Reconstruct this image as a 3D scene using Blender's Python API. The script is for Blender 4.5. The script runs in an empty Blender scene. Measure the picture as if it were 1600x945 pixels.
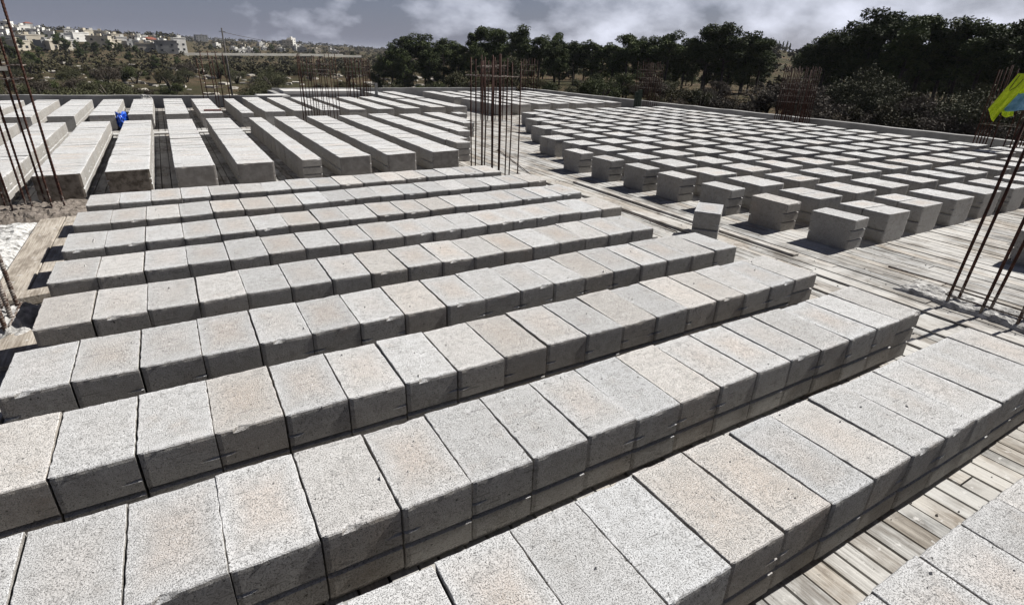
import bpy, math, random
from mathutils import Vector, Matrix
R = math.radians
S = 1.2247            # eye height above the block tops (block tops are z = 0)
H = 0.275             # block height
DECK = -H
rnd = random.Random(7)
sc = bpy.context.scene
COL = sc.collection

# ------------------------------------------------------------------ camera
cam = bpy.data.cameras.new('camera'); cam_o = bpy.data.objects.new('camera', cam); COL.objects.link(cam_o)
yaw, pitch, roll = R(31.131), R(24.109), R(1.752)
fw = Vector((math.sin(yaw)*math.cos(pitch), math.cos(yaw)*math.cos(pitch), -math.sin(pitch)))
rt = Vector((math.cos(yaw), -math.sin(yaw), 0)); up = rt.cross(fw)
r2 = rt*math.cos(roll) + up*math.sin(roll); u2 = -rt*math.sin(roll) + up*math.cos(roll)
M = Matrix((r2, u2, -fw)).transposed().to_4x4(); M.translation = Vector((0, 0, S))
cam_o.matrix_world = M
cam.sensor_width = 36; cam.lens = 863.5/1600*36; cam.clip_start = 0.02; cam.clip_end = 30000
sc.camera = cam_o

def project(p):
    d = Vector(p) - Vector((0, 0, S)); z = d.dot(fw)
    if z < 0.05: return None
    return (800 + 863.5*d.dot(r2)/z, 472.5 - 863.5*d.dot(u2)/z)

# compass direction and slope of a sight line through a given column and row of the photo (used with real distances)
def polar(az_, r): return r*math.sin(R(az_)), r*math.cos(R(az_))
def px_az(px, py=100):
    d = fw + r2*((px-800)/863.5) + u2*((472.5-py)/863.5); return math.degrees(math.atan2(d.x, d.y))
def elev(px, py):
    d = fw + r2*((px-800)/863.5) + u2*((472.5-py)/863.5); return d.z/math.hypot(d.x, d.y)

# ------------------------------------------------------------------ sky, sun, exposure
SUN_EL, SUN_X, SUN_Y = R(45), 1.0, -0.028
az = math.atan2(SUN_X, SUN_Y)                 # clockwise from +Y
w = bpy.data.worlds.new('World'); sc.world = w; w.use_nodes = True
nt = w.node_tree; N = nt.nodes; L = nt.links
bg = N['Background']; bg.inputs['Strength'].default_value = 0.066
sky = N.new('ShaderNodeTexSky'); sky.sky_type = 'NISHITA'; sky.sun_disc = False
sky.sun_elevation = SUN_EL; sky.sun_rotation = az; sky.air_density = 1.0; sky.dust_density = 1.5; sky.ozone_density = 1.5
tc = N.new('ShaderNodeTexCoord')
sep = N.new('ShaderNodeSeparateXYZ'); L.new(tc.outputs['Generated'], sep.inputs[0])
def wm(op, a, b=None, **k):
    n = N.new('ShaderNodeMath'); n.operation = op
    for i, v in enumerate((a, b)):
        if v is None: continue
        if isinstance(v, (int, float)): n.inputs[i].default_value = v
        else: L.new(v, n.inputs[i])
    return n.outputs[0]
zc = wm('ADD', wm('MAXIMUM', sep.outputs[2], 0.0), 0.55)
cx = wm('DIVIDE', sep.outputs[0], zc); cy = wm('DIVIDE', sep.outputs[1], zc)
cmb = N.new('ShaderNodeCombineXYZ'); L.new(cx, cmb.inputs[0]); L.new(cy, cmb.inputs[1])
n1 = N.new('ShaderNodeTexNoise'); n1.inputs['Scale'].default_value = 5.2; n1.inputs['Detail'].default_value = 7; n1.inputs['Roughness'].default_value = 0.52
L.new(cmb.outputs[0], n1.inputs['Vector'])
# more cloud towards the pines (+x), clear over the village
cover = wm('SUBTRACT', wm('ADD', n1.outputs[0], wm('MULTIPLY', sep.outputs[0], 0.36)), wm('MULTIPLY', wm('MAXIMUM', wm('SUBTRACT', sep.outputs[2], 0.22), 0.0), 0.75))
rmp = N.new('ShaderNodeValToRGB'); rmp.color_ramp.elements[0].position = 0.60; rmp.color_ramp.elements[1].position = 0.98
L.new(cover, rmp.inputs[0])
# thin grey veil over the blue of the Nishita sky
veil = N.new('ShaderNodeMix'); veil.data_type = 'RGBA'; veil.inputs[0].default_value = 0.8
L.new(sky.outputs[0], veil.inputs[6]); veil.inputs[7].default_value = (1.18, 1.32, 2.10, 1)
cl = N.new('ShaderNodeMix'); cl.data_type = 'RGBA'
L.new(rmp.outputs[0], cl.inputs[0]); L.new(veil.outputs[2], cl.inputs[6]); cl.inputs[7].default_value = (8.2, 8.5, 9.8, 1)
# the dome is darker overhead than near the horizon
dk = N.new('ShaderNodeVectorMath'); dk.operation = 'SCALE'; L.new(cl.outputs[2], dk.inputs[0])
zz_ = wm('MAXIMUM', sep.outputs[2], 0.0)
L.new(wm('SUBTRACT', wm('SUBTRACT', 1.16, wm('MULTIPLY', wm('MINIMUM', zz_, 0.15), 1.6)), wm('MULTIPLY', wm('MAXIMUM', wm('SUBTRACT', zz_, 0.2), 0.0), 0.75)), dk.inputs['Scale'])
L.new(dk.outputs[0], bg.inputs['Color'])

sd = bpy.data.lights.new('sun', 'SUN'); so = bpy.data.objects.new('sun', sd); COL.objects.link(so)
sd.energy = 4.8; sd.angle = R(0.55); sd.color = (1.0, 0.972, 0.93)
to_sun = Vector((SUN_X*math.cos(SUN_EL), SUN_Y*math.cos(SUN_EL), math.sin(SUN_EL))).normalized()
so.rotation_euler = to_sun.to_track_quat('Z', 'Y').to_euler(); so.location = (30, 0, 40)
sc.view_settings.view_transform = 'Standard'; sc.view_settings.look = 'None'
sc.view_settings.exposure = 0.64; sc.view_settings.gamma = 1.0; sc.view_settings.use_curve_mapping = False

# ------------------------------------------------------------------ helpers
def tag(o, label=None, cat=None, group=None, kind=None):
    if label: o['label'] = label
    if cat: o['category'] = cat
    if group: o['group'] = group
    if kind: o['kind'] = kind
    return o
def empty(name, loc=(0, 0, 0), rz=0.0):
    o = bpy.data.objects.new(name, None); COL.objects.link(o); o.location = loc; o.rotation_euler = (0, 0, rz)
    o.empty_display_size = 0.1
    return o
class MB:
    def __init__(s): s.v = []; s.f = []; s.c = []; s.tint = (1, 1, 1, 0)
    def vert(s, p): s.v.append(tuple(p)); s.c.append(s.tint); return len(s.v)-1
    def face(s, *i): s.f.append(i)
    def box(s, x0, x1, y0, y1, z0, z1, T=None):
        P = [(x, y, z) for z in (z0, z1) for y in (y0, y1) for x in (x0, x1)]
        if T is not None: P = [T @ Vector(p) for p in P]
        b = [s.vert(p) for p in P]
        for q in ((0, 2, 3, 1), (4, 5, 7, 6), (0, 1, 5, 4), (2, 6, 7, 3), (0, 4, 6, 2), (1, 3, 7, 5)): s.face(*[b[k] for k in q])
    def tube(s, pts, rad, n=6, caps=True):
        pts = [Vector(p) for p in pts]
        rads = rad if isinstance(rad, (list, tuple)) else [rad]*len(pts)
        prev = None; a = None
        for i, p in enumerate(pts):
            d = (pts[min(i+1, len(pts)-1)] - pts[max(i-1, 0)]).normalized()
            if a is None:
                a = d.orthogonal().normalized()
            else:
                a = (a - d*a.dot(d)).normalized()
            b = d.cross(a)
            ring = [s.vert(p + (a*math.cos(t) + b*math.sin(t))*rads[i]) for t in [2*math.pi*k/n for k in range(n)]]
            if prev:
                for k in range(n): s.face(prev[k], prev[(k+1) % n], ring[(k+1) % n], ring[k])
            elif caps: s.face(*ring[::-1])
            prev = ring
        if caps: s.face(*prev)
    def mesh(s, name, mat, smooth=False):
        me = bpy.data.meshes.new(name); me.from_pydata(s.v, [], s.f); me.update()
        ca = me.color_attributes.new('tint', 'FLOAT_COLOR', 'POINT')
        ca.data.foreach_set('color', [x for c in s.c for x in c])
        if smooth: me.polygons.foreach_set('use_smooth', [True]*len(me.polygons))
        for m in (mat if isinstance(mat, (list, tuple)) else [mat]): me.materials.append(m)
        return me
    def build(s, name, mat, parent=None, smooth=False, loc=None, rz=0):
        return link(name, s.mesh(name, mat, smooth), parent, loc, rz)
def link(name, me, parent=None, loc=None, rz=0):
    o = bpy.data.objects.new(name, me); COL.objects.link(o)
    if parent: o.parent = parent
    if loc: o.location = loc
    if rz: o.rotation_euler = (0, 0, rz)
    return o
ONES = ['', 'first', 'second', 'third', 'fourth', 'fifth', 'sixth', 'seventh', 'eighth', 'ninth', 'tenth', 'eleventh', 'twelfth', 'thirteenth',
        'fourteenth', 'fifteenth', 'sixteenth', 'seventeenth', 'eighteenth', 'nineteenth']
def nth(n):
    if n < 20: return ONES[n]
    t, o = divmod(n, 10)
    base = {2: 'twenty', 3: 'thirty', 4: 'forty', 5: 'fifty', 6: 'sixty', 7: 'seventy', 8: 'eighty', 9: 'ninety'}[t]
    return (base[:-1] + 'ieth') if o == 0 else base + '-' + ONES[o]

# ------------------------------------------------------------------ materials
class Mat:
    def __init__(s, name, rough=0.9, spec=0.25):
        s.m = bpy.data.materials.new(name); s.m.use_nodes = True; s.t = s.m.node_tree
        s.b = s.t.nodes['Principled BSDF']; s.b.inputs['Roughness'].default_value = rough
        s.b.inputs['Specular IOR Level'].default_value = spec
    def n(s, kind): return s.t.nodes.new(kind)
    def l(s, a, b): s.t.links.new(a, b)
    def pos(s): return s.n('ShaderNodeNewGeometry').outputs['Position']
    def math(s, op, a, b=None, clamp=False):
        n = s.n('ShaderNodeMath'); n.operation = op; n.use_clamp = clamp
        for i, v in enumerate((a, b)):
            if v is None: continue
            if isinstance(v, (int, float)): n.inputs[i].default_value = v
            else: s.l(v, n.inputs[i])
        return n.outputs[0]
    def vmath(s, op, a, b):
        n = s.n('ShaderNodeVectorMath'); n.operation = op
        for i, v in enumerate((a, b)):
            if isinstance(v, (tuple, list)): n.inputs[i].default_value = v
            else: s.l(v, n.inputs[i])
        return n.outputs[0]
    def noise(s, vec, scale, detail=3, rough=0.55):
        n = s.n('ShaderNodeTexNoise'); n.inputs['Scale'].default_value = scale; n.inputs['Detail'].default_value = detail
        n.inputs['Roughness'].default_value = rough; s.l(vec, n.inputs['Vector']); return n.outputs[0]
    def ramp(s, fac, stops):
        n = s.n('ShaderNodeValToRGB'); cr = n.color_ramp
        while len(cr.elements) < len(stops): cr.elements.new(0.5)
        for e, (p, c) in zip(cr.elements, stops):
            e.position = p; e.color = (c, c, c, 1) if isinstance(c, (int, float)) else (*c, 1)
        s.l(fac, n.inputs[0]); return n.outputs[0]
    def mix(s, fac, a, b, mode='MIX'):
        n = s.n('ShaderNodeMix'); n.data_type = 'RGBA'; n.blend_type = mode
        for i, v in ((0, fac), (6, a), (7, b)):
            if isinstance(v, (int, float)): n.inputs[i].default_value = v
            elif isinstance(v, tuple): n.inputs[i].default_value = (*v, 1) if len(v) == 3 else v
            else: s.l(v, n.inputs[i])
        return n.outputs[2]
    def color(s, c):
        if isinstance(c, tuple): s.b.inputs['Base Color'].default_value = (*c, 1)
        else: s.l(c, s.b.inputs['Base Color'])
    def bump(s, h, strength=0.5, dist=0.01):
        n = s.n('ShaderNodeBump'); n.inputs['Strength'].default_value = strength; n.inputs['Distance'].default_value = dist
        s.l(h, n.inputs['Height']); s.l(n.outputs[0], s.b.inputs['Normal'])
    def attr(s, name='tint'):
        n = s.n('ShaderNodeAttribute'); n.attribute_name = name; return n

def concrete_block_material(per_object):
    m = Mat('aerated_concrete' if per_object else 'aerated_concrete_far', 0.95, 0.15)
    p = m.pos()
    if per_object:
        oi = m.n('ShaderNodeObjectInfo'); tint = oi.outputs['Color']; r = oi.outputs['Random']
    else:
        a = m.attr(); tint = a.outputs['Color']; r = a.outputs['Alpha']
    off = m.n('ShaderNodeCombineXYZ'); m.l(m.math('MULTIPLY', r, 31.7), off.inputs[0]); m.l(m.math('MULTIPLY', r, 17.3), off.inputs[1])
    q = m.vmath('ADD', p, off.outputs[0])
    pits = m.noise(q, 245, 3.5, 0.66)
    grit = m.noise(q, 380, 2, 0.6)
    blot = m.noise(q, 5.5, 4, 0.6)
    mott = m.noise(q, 28, 4, 0.7)
    base = m.mix(m.ramp(blot, [(0.38, 0.0), (0.66, 1.0)]), (0.50, 0.50, 0.495), (0.43, 0.425, 0.415))
    base = m.mix(m.ramp(blot, [(0.58, 0.0), (0.72, 0.30)]), base, (0.49, 0.42, 0.36))
    if per_object:
        # the face is bleached along its edges and keeps a warm patch in the middle, stronger on some blocks
        tcn = m.n('ShaderNodeTexCoord'); so_ = m.n('ShaderNodeSeparateXYZ'); m.l(tcn.outputs['Object'], so_.inputs[0])
        ex = m.math('DIVIDE', m.math('ABSOLUTE', so_.outputs[0]), 0.114); ey = m.math('DIVIDE', m.math('ABSOLUTE', so_.outputs[1]), 0.20)
        e_ = m.math('MAXIMUM', ex, ey); e_ = m.math('ADD', e_, m.math('MULTIPLY', m.math('SUBTRACT', blot, 0.5), 0.9))
        mid = m.ramp(e_, [(0.25, 1.0), (0.85, 0.0)]); rim_ = m.ramp(e_, [(0.82, 0.0), (1.0, 1.0)])
        rw = m.ramp(m.math('FRACT', m.math('MULTIPLY', r, 7.31)), [(0.25, 0.0), (0.9, 0.62)])
        base = m.mix(m.math('MULTIPLY', mid, rw), base, (0.47, 0.405, 0.35))
        tn_ = m.n('ShaderNodeNewGeometry'); tz_ = m.n('ShaderNodeSeparateXYZ'); m.l(tn_.outputs['True Normal'], tz_.inputs[0])
        base = m.mix(m.math('MULTIPLY', m.math('MULTIPLY', rim_, 0.45), m.ramp(tz_.outputs[2], [(0.4, 0.0), (0.8, 1.0)])), base, (0.62, 0.62, 0.62))
    base = m.mix(1.0, base, tint, 'MULTIPLY')
    base = m.mix(m.ramp(mott, [(0.32, 0.5), (0.50, 0.0)]), base, (0.24, 0.232, 0.22))
    base = m.mix(m.ramp(mott, [(0.60, 0.0), (0.72, 0.5)]), base, (0.66, 0.66, 0.65))
    base = m.mix(m.ramp(pits, [(0.385, 0.72), (0.445, 0.0)]), base, (0.12, 0.118, 0.112))
    voids = m.noise(q, 62, 2, 0.5)
    base = m.mix(m.ramp(voids, [(0.27, 0.9), (0.30, 0.0)]), base, (0.07, 0.068, 0.065))
    base = m.mix(m.ramp(grit, [(0.55, 0.0), (0.64, 0.6)]), base, (0.70, 0.70, 0.69))
    # scrape marks lying across the block
    st = m.n('ShaderNodeMapping'); m.l(q, st.inputs[0]); st.inputs['Scale'].default_value = (9, 95, 95)
    scr = m.noise(st.outputs[0], 1.0, 2, 0.5)
    base = m.mix(m.ramp(scr, [(0.29, 0.6), (0.33, 0.0)]), base, (0.20, 0.195, 0.19))
    # flanks darkened and browned by face normal: their shade is put into the colour
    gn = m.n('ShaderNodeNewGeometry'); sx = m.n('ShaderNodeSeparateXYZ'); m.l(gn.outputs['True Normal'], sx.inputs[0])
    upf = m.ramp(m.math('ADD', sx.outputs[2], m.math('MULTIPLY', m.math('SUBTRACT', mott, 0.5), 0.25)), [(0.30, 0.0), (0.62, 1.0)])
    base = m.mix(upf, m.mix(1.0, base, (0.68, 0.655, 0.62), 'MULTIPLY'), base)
    m.color(base)
    h = m.math('ADD', m.math('MULTIPLY', m.ramp(pits, [(0.34, 0.0), (0.50, 1.0)]), 1.0), m.math('MULTIPLY', grit, 0.6))
    h = m.math('ADD', h, m.math('MULTIPLY', mott, 1.2))
    m.bump(h, 0.8, 0.0030)
    return m.m
MAT = {}
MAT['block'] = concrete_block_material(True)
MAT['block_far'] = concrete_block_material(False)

def plank_material(name, warm):
    m = Mat(name, 0.85, 0.2); p = m.pos(); a = m.attr()
    off = m.n('ShaderNodeCombineXYZ'); m.l(m.math('MULTIPLY', a.outputs['Alpha'], 57.0), off.inputs[1]); m.l(m.math('MULTIPLY', a.outputs['Alpha'], 13.0), off.inputs[2])
    q = m.vmath('ADD', p, off.outputs[0])
    mp = m.n('ShaderNodeMapping'); m.l(q, mp.inputs[0]); mp.inputs['Scale'].default_value = (95, 4.5, 40)
    g = m.noise(mp.outputs[0], 1.0, 5, 0.65)
    mp2 = m.n('ShaderNodeMapping'); m.l(q, mp2.inputs[0]); mp2.inputs['Scale'].default_value = (16, 5, 16)
    g2 = m.noise(mp2.outputs[0], 1.0, 4, 0.6)
    spl = m.noise(p, 2.3, 6, 0.65)                        # dried cement over the boards
    if warm: c0, c1 = (0.19, 0.162, 0.13), (0.38, 0.345, 0.295)
    else: c0, c1 = (0.21, 0.196, 0.176), (0.44, 0.42, 0.388)
    c = m.mix(m.ramp(g, [(0.33, 0.0), (0.62, 1.0)]), c0, c1)
    c = m.mix(m.ramp(g2, [(0.38, 0.65), (0.54, 0.0)]), c, (0.13, 0.108, 0.086))
    c = m.mix(1.0, c, a.outputs['Color'], 'MULTIPLY')
    c = m.mix(m.ramp(spl, [(0.46, 0.0), (0.60, 0.10 if warm else 0.7)]), c, (0.50, 0.49, 0.465))
    sp2 = m.noise(p, 19, 4, 0.7)
    c = m.mix(m.ramp(sp2, [(0.62, 0.0), (0.68, 0.7)]), c, (0.56, 0.55, 0.53))
    fine = m.noise(p, 60, 3, 0.7)
    c = m.mix(m.ramp(fine, [(0.26, 0.8), (0.34, 0.0)]), c, (0.09, 0.08, 0.07))
    m.color(c)
    m.bump(m.math('ADD', m.math('MULTIPLY', g, 1.0), m.math('MULTIPLY', fine, 0.5)), 0.6, 0.004)
    return m.m
MAT['plank'] = plank_material('weathered_formwork_wood', False)
MAT['plank_warm'] = plank_material('tan_formwork_wood', True)

def simple(name, c0, c1, scale=8, rough=0.9, bump=0.3, dist=0.01, detail=5, spec=0.2, metal=0.0, lo=0.35, hi=0.65):
    m = Mat(name, rough, spec); p = m.pos(); n = m.noise(p, scale, detail, 0.62)
    m.color(m.mix(m.ramp(n, [(lo, 0.0), (hi, 1.0)]), c0, c1))
    if bump: m.bump(n, bump, dist)
    m.b.inputs['Metallic'].default_value = metal
    return m.m
MAT['dark'] = simple('shade_coloured_sheet', (0.02, 0.018, 0.015), (0.04, 0.035, 0.03), 3, bump=0)  # near-black: the shade beneath the boards is put into this colour
MAT['mortar'] = simple('spilled_mortar', (0.20, 0.195, 0.185), (0.55, 0.54, 0.52), 22, bump=1.0, dist=0.02, detail=8)
MAT['mortar_dark'] = simple('damp_mortar', (0.10, 0.085, 0.07), (0.22, 0.19, 0.165), 26, bump=1.0, dist=0.02, detail=8)
MAT['plaster'] = simple('rough_bright_screed', (0.13, 0.125, 0.115), (0.52, 0.515, 0.50), 20, bump=1.0, dist=0.03, detail=9, lo=.38, hi=.52)
MAT['rust'] = simple('rusted_rebar', (0.016, 0.008, 0.007), (0.050, 0.020, 0.014), 45, rough=0.8, bump=0.3, dist=0.002)
def rust_material():
    m = Mat('rusted_rebar', 0.8, 0.2); p = m.pos(); n = m.noise(p, 45, 5, 0.62); c2 = m.noise(p, 33, 4, 0.7)
    c = m.mix(m.ramp(n, [(0.35, 0.0), (0.65, 1.0)]), (0.018, 0.009, 0.007), (0.068, 0.027, 0.018))
    sz = m.n('ShaderNodeSeparateXYZ'); m.l(p, sz.inputs[0])
    low = m.math('SUBTRACT', c2, m.math('MULTIPLY', m.math('ADD', sz.outputs[2], -DECK), 0.9))      # splashes thin out upwards
    c = m.mix(m.ramp(low, [(0.36, 0.0), (0.50, 0.75)]), c, (0.24, 0.22, 0.20))
    m.color(c); m.bump(n, 0.4, 0.002); return m.m
MAT['rust'] = rust_material()
MAT['rust_pale'] = simple('rebar_with_dried_cement', (0.06, 0.035, 0.025), (0.30, 0.27, 0.24), 38, rough=0.85, bump=0.5, dist=0.002, lo=0.42, hi=0.6)
MAT['rail'] = simple('pale_timber_rail', (0.66, 0.63, 0.54), (0.78, 0.75, 0.66), 5, bump=0.1)
MAT['white_board'] = simple('pale_formwork_board', (0.45, 0.44, 0.42), (0.62, 0.61, 0.59), 3, bump=0.1)
MAT['blue'] = simple('blue_plastic', (0.01, 0.05, 0.32), (0.02, 0.12, 0.62), 9, rough=0.4, bump=0.5, dist=0.02, spec=0.5)
MAT['red'] = simple('reddish_brown_wood', (0.09, 0.02, 0.018), (0.16, 0.045, 0.04), 20)
MAT['green_post'] = simple('dark_stained_post', (0.02, 0.03, 0.022), (0.05, 0.06, 0.05), 12)
MAT['pole'] = simple('grey_timber_pole', (0.06, 0.055, 0.055), (0.10, 0.095, 0.09), 6)

def wall_material():
    m = Mat('cast_concrete_edge', 0.9, 0.2); p = m.pos()
    n = m.noise(p, 1.6, 6, 0.6); f = m.noise(p, 22, 5, 0.7)
    c = m.mix(m.ramp(n, [(0.35, 0.0), (0.62, 1.0)]), (0.19, 0.185, 0.18), (0.33, 0.325, 0.315))
    c = m.mix(m.ramp(f, [(0.30, 0.6), (0.42, 0.0)]), c, (0.12, 0.115, 0.11))
    m.color(c); m.bump(f, 0.5, 0.01); return m.m
MAT['wall'] = wall_material()

def ground_material():
    m = Mat('dry_scrub_ground', 1.0, 0.05); p = m.pos()
    a = m.noise(p, 0.045, 6, 0.6); b = m.noise(p, 0.35, 6, 0.7); f = m.noise(p, 2.2, 5, 0.75)
    c = m.mix(m.ramp(a, [(0.40, 0.0), (0.60, 1.0)]), (0.060, 0.052, 0.030), (0.125, 0.088, 0.058))
    c = m.mix(m.ramp(b, [(0.40, 0.75), (0.56, 0.0)]), c, (0.035, 0.042, 0.018))
    c = m.mix(m.ramp(f, [(0.66, 0.0), (0.78, 0.5)]), c, (0.19, 0.17, 0.145))
    c = m.mix(m.ramp(f, [(0.28, 0.7), (0.42, 0.0)]), c, (0.03, 0.03, 0.016))
    m.color(c); m.bump(f, 1.0, 0.4); return m.m
MAT['ground'] = ground_material()

def leaf_material(name, c0, c1, c2):
    m = Mat(name, 0.8, 0.2); a = m.attr(); oi = m.n('ShaderNodeObjectInfo')
    n = m.noise(m.pos(), 1.1, 3, 0.6)
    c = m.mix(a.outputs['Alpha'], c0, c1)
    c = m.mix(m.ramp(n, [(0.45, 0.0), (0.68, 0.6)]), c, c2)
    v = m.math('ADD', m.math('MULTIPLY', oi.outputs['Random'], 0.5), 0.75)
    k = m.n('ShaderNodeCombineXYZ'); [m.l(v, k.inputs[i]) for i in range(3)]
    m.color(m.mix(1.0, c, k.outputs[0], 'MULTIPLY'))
    return m.m
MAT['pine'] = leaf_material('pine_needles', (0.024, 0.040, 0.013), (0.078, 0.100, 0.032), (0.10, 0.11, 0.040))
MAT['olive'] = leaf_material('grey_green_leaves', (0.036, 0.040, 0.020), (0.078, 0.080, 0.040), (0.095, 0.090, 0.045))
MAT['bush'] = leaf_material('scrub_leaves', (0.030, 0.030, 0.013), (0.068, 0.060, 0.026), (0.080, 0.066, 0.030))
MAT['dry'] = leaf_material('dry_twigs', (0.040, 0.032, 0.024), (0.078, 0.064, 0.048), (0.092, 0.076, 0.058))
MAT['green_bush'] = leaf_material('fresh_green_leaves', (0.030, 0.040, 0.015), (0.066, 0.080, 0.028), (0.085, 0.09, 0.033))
MAT['bark'] = simple('pine_bark', (0.030, 0.025, 0.020), (0.085, 0.072, 0.06), 6, bump=0.5, dist=0.03)

# ------------------------------------------------------------------ terrain
def lerp_t(tab, x):
    if x <= tab[0][0]: return tab[0][1]
    for (a, b), (c, d) in zip(tab, tab[1:]):
        if x <= c: return b + (d-b)*(x-a)/(c-a)
    return tab[-1][1]
def sm(a, b, x):
    t = max(0, min(1, (x-a)/(b-a))); return t*t*(3-2*t)
def hash2(i, j):
    v = math.sin(i*127.1 + j*311.7)*43758.5453; return v - math.floor(v)
def vnoise(x, y):
    i, j = math.floor(x), math.floor(y); u, v = x-i, y-j; u = u*u*(3-2*u); v = v*v*(3-2*v)
    return (hash2(i, j)*(1-u) + hash2(i+1, j)*u)*(1-v) + (hash2(i, j+1)*(1-u) + hash2(i+1, j+1)*u)*v
# elevation angle of the hill tops by compass direction, degrees from +Y towards +X
RIDGE = [(-180, 0.5), (-60, 0.9), (-20, 0.9), (-9.3, 0.80), (-5.7, 0.70), (-1.6, 0.66), (0.6, 0.66), (3, 0.42), (7.7, 0.40), (13, 0.32), (18.5, 0.10), (24, 0.0),
         (40, 0.5), (50, 1.15), (53, 1.3), (55.3, 0.75), (60, 0.6), (90, 0.6), (180, 0.5)]
def ground(x, y):
    r = math.hypot(x, y); a = math.degrees(math.atan2(x, y))
    e = lerp_t(RIDGE, a)
    side = sm(16, 30, a)*(1 - sm(100, 140, a))             # 1 on the pine side
    left = -5.4 - 1.2*sm(40, 120, r)
    rt_ = -5.4 + 2.6*sm(34, 72, r)
    z = left*(1-side) + rt_*side
    R0, R1 = (200, 700) if a < 2 else (260, 1300)
    if side > 0.5: R0, R1 = 90, 420
    top = S + R1*math.tan(R(e))
    z = z + (top - z)*sm(R0, R1, r)
    if r > R1: z -= (r-R1)*0.002
    k = 0.25 + 0.75*sm(30, 200, r)
    z += (vnoise(x/23, y/23)-0.5)*1.2*k*(1 - 0.6*sm(200, 600, r)) + (vnoise(x/90+7, y/90)-0.5)*2.2*sm(150, 500, r)
    return z
tb = MB(); rings = []; NA = 240
rr = [0.0, 12] + [12*(1.075**i) for i in range(1, 92)]
for r in rr:
    ring = []
    for k in range(NA):
        a = 2*math.pi*k/NA
        ring.append(tb.vert((r*math.sin(a), r*math.cos(a), ground(r*math.sin(a), r*math.cos(a)) if r > 12 else -5.45)))
    rings.append(ring)
for A, B in zip(rings[1:], rings[2:]):
    for k in range(NA): tb.face(A[k], A[(k+1) % NA], B[(k+1) % NA], B[k])
tb.face(*rings[1])
g_o = tb.build('ground', MAT['ground'], smooth=True); tag(g_o, kind='structure')

# ------------------------------------------------------------------ deck
def wall_x(y): return 13.45 - max(0, y-7)*0.07      # top of the edge upstand on the pine side
def back_y(x): return (17.95 - (x+3.3)*0.155) if x < 2.78 else 20.25
pb = MB(); x = -6.0; pr = random.Random(3)
while x < 13.3:
    wd = pr.choice([0.07, 0.085, 0.095, 0.10, 0.105])
    y = -3.0 - pr.random()*2; ymax = back_y(x) - 0.02
    while y < ymax:
        ln = pr.uniform(2.2, 4.2); y1 = min(y+ln, ymax)
        if x + wd < wall_x(y1) - 0.1:
            b = pr.uniform(0.62, 1.12); wm_ = pr.uniform(-0.05, 0.05)
            pb.tint = (b*(1+wm_), b, b*(1-wm_*1.2), pr.random())
            dz = pr.uniform(-0.003, 0.003); g = pr.uniform(0.003, 0.007)
            t = pr.uniform(-0.0015, 0.0015)
            T = Matrix.Translation((x + wd/2, (y+y1)/2, DECK + dz)) @ Matrix.Rotation(t/2, 4, 'Z') @ Matrix.Rotation(pr.uniform(-0.012, 0.012), 4, 'Y')
            pb.box(-wd/2+g, wd/2-g, -(y1-y)/2+0.003, (y1-y)/2-0.003, -0.025, 0.0, T)
        y = y1
    x += wd
tag(pb.build('plank_deck', MAT['plank']), kind='structure')
ub = MB()
for x0, x1, y1 in ((-6.2, 2.78, 16.9), (2.78, 12.9, 20.2)): ub.box(x0, x1, -4, y1, DECK-0.12, DECK-0.04)
tag(ub.build('dark_gap_sheet', MAT['dark']), kind='structure')  # dark sheet added below so the gaps between boards read as shade
# walls of the storey below, down to the soil
sb = MB(); sb.box(-6.3, 2.7, -4.2, 16.7, -6.2, DECK-0.13); sb.box(2.7, 12.35, -4.2, 20.05, -6.2, DECK-0.13)
tag(sb.build('storey_walls', MAT['wall']), kind='structure')

# raised edges of the roof slab
def strip_wall(name, pts, thick, z0, z1, label):
    b = MB(); pts = [Vector((*p, 0)) for p in pts]; n = len(pts); io = []
    sub = []
    for a, c in zip(pts, pts[1:]):
        k = max(1, int((c-a).length/0.4))
        for i in range(k): sub.append((a.lerp(c, i/k), (c-a).normalized()))
    sub.append((pts[-1], (pts[-1]-pts[-2]).normalized()))
    rows = []
    for p, d in sub:
        nrm = Vector((d.y, -d.x, 0)); j = rnd.uniform(-0.006, 0.006); jz = rnd.uniform(-0.007, 0.007)
        rows.append([b.vert((p + nrm*(-thick + j)) + Vector((0, 0, z0))), b.vert((p + nrm*(-thick+j)) + Vector((0, 0, z1+jz))),
                     b.vert(p + Vector((0, 0, z1+jz))), b.vert(p + Vector((0, 0, z0)))])
    for A, B in zip(rows, rows[1:]):
        for k in range(4): b.face(A[k], A[(k+1) % 4], B[(k+1) % 4], B[k])
    b.face(*rows[0]); b.face(*rows[-1][::-1])
    o = b.build(name, MAT['wall']); tag(o, label, 'parapet wall'); return o
strip_wall('parapet_wall', [(-6.2, back_y(-6.2)+0.2), (2.78, back_y(2.7)+0.18)][::1], 0.17, DECK-0.4, 0.015, 'low grey concrete edge running behind the long rows on the village side')
strip_wall('parapet_wall', [(3.0, 17.25), (3.0, 20.2)], 0.17, DECK-0.4, -0.02, 'short return of the low concrete edge beside the pale boards')
strip_wall('parapet_wall', [(3.02, 20.4), (12.32, 20.6)], 0.17, DECK-0.4, 0.015, 'low grey concrete edge along the far corner before the first pines')
strip_wall('parapet_wall', [(12.52, 20.6), (12.95, 14), (13.45, 7), (13.55, 3), (13.6, -3)], 0.19, DECK-0.4, 0.015, 'long low grey concrete edge beside the chequered block field under the pines')

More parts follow.
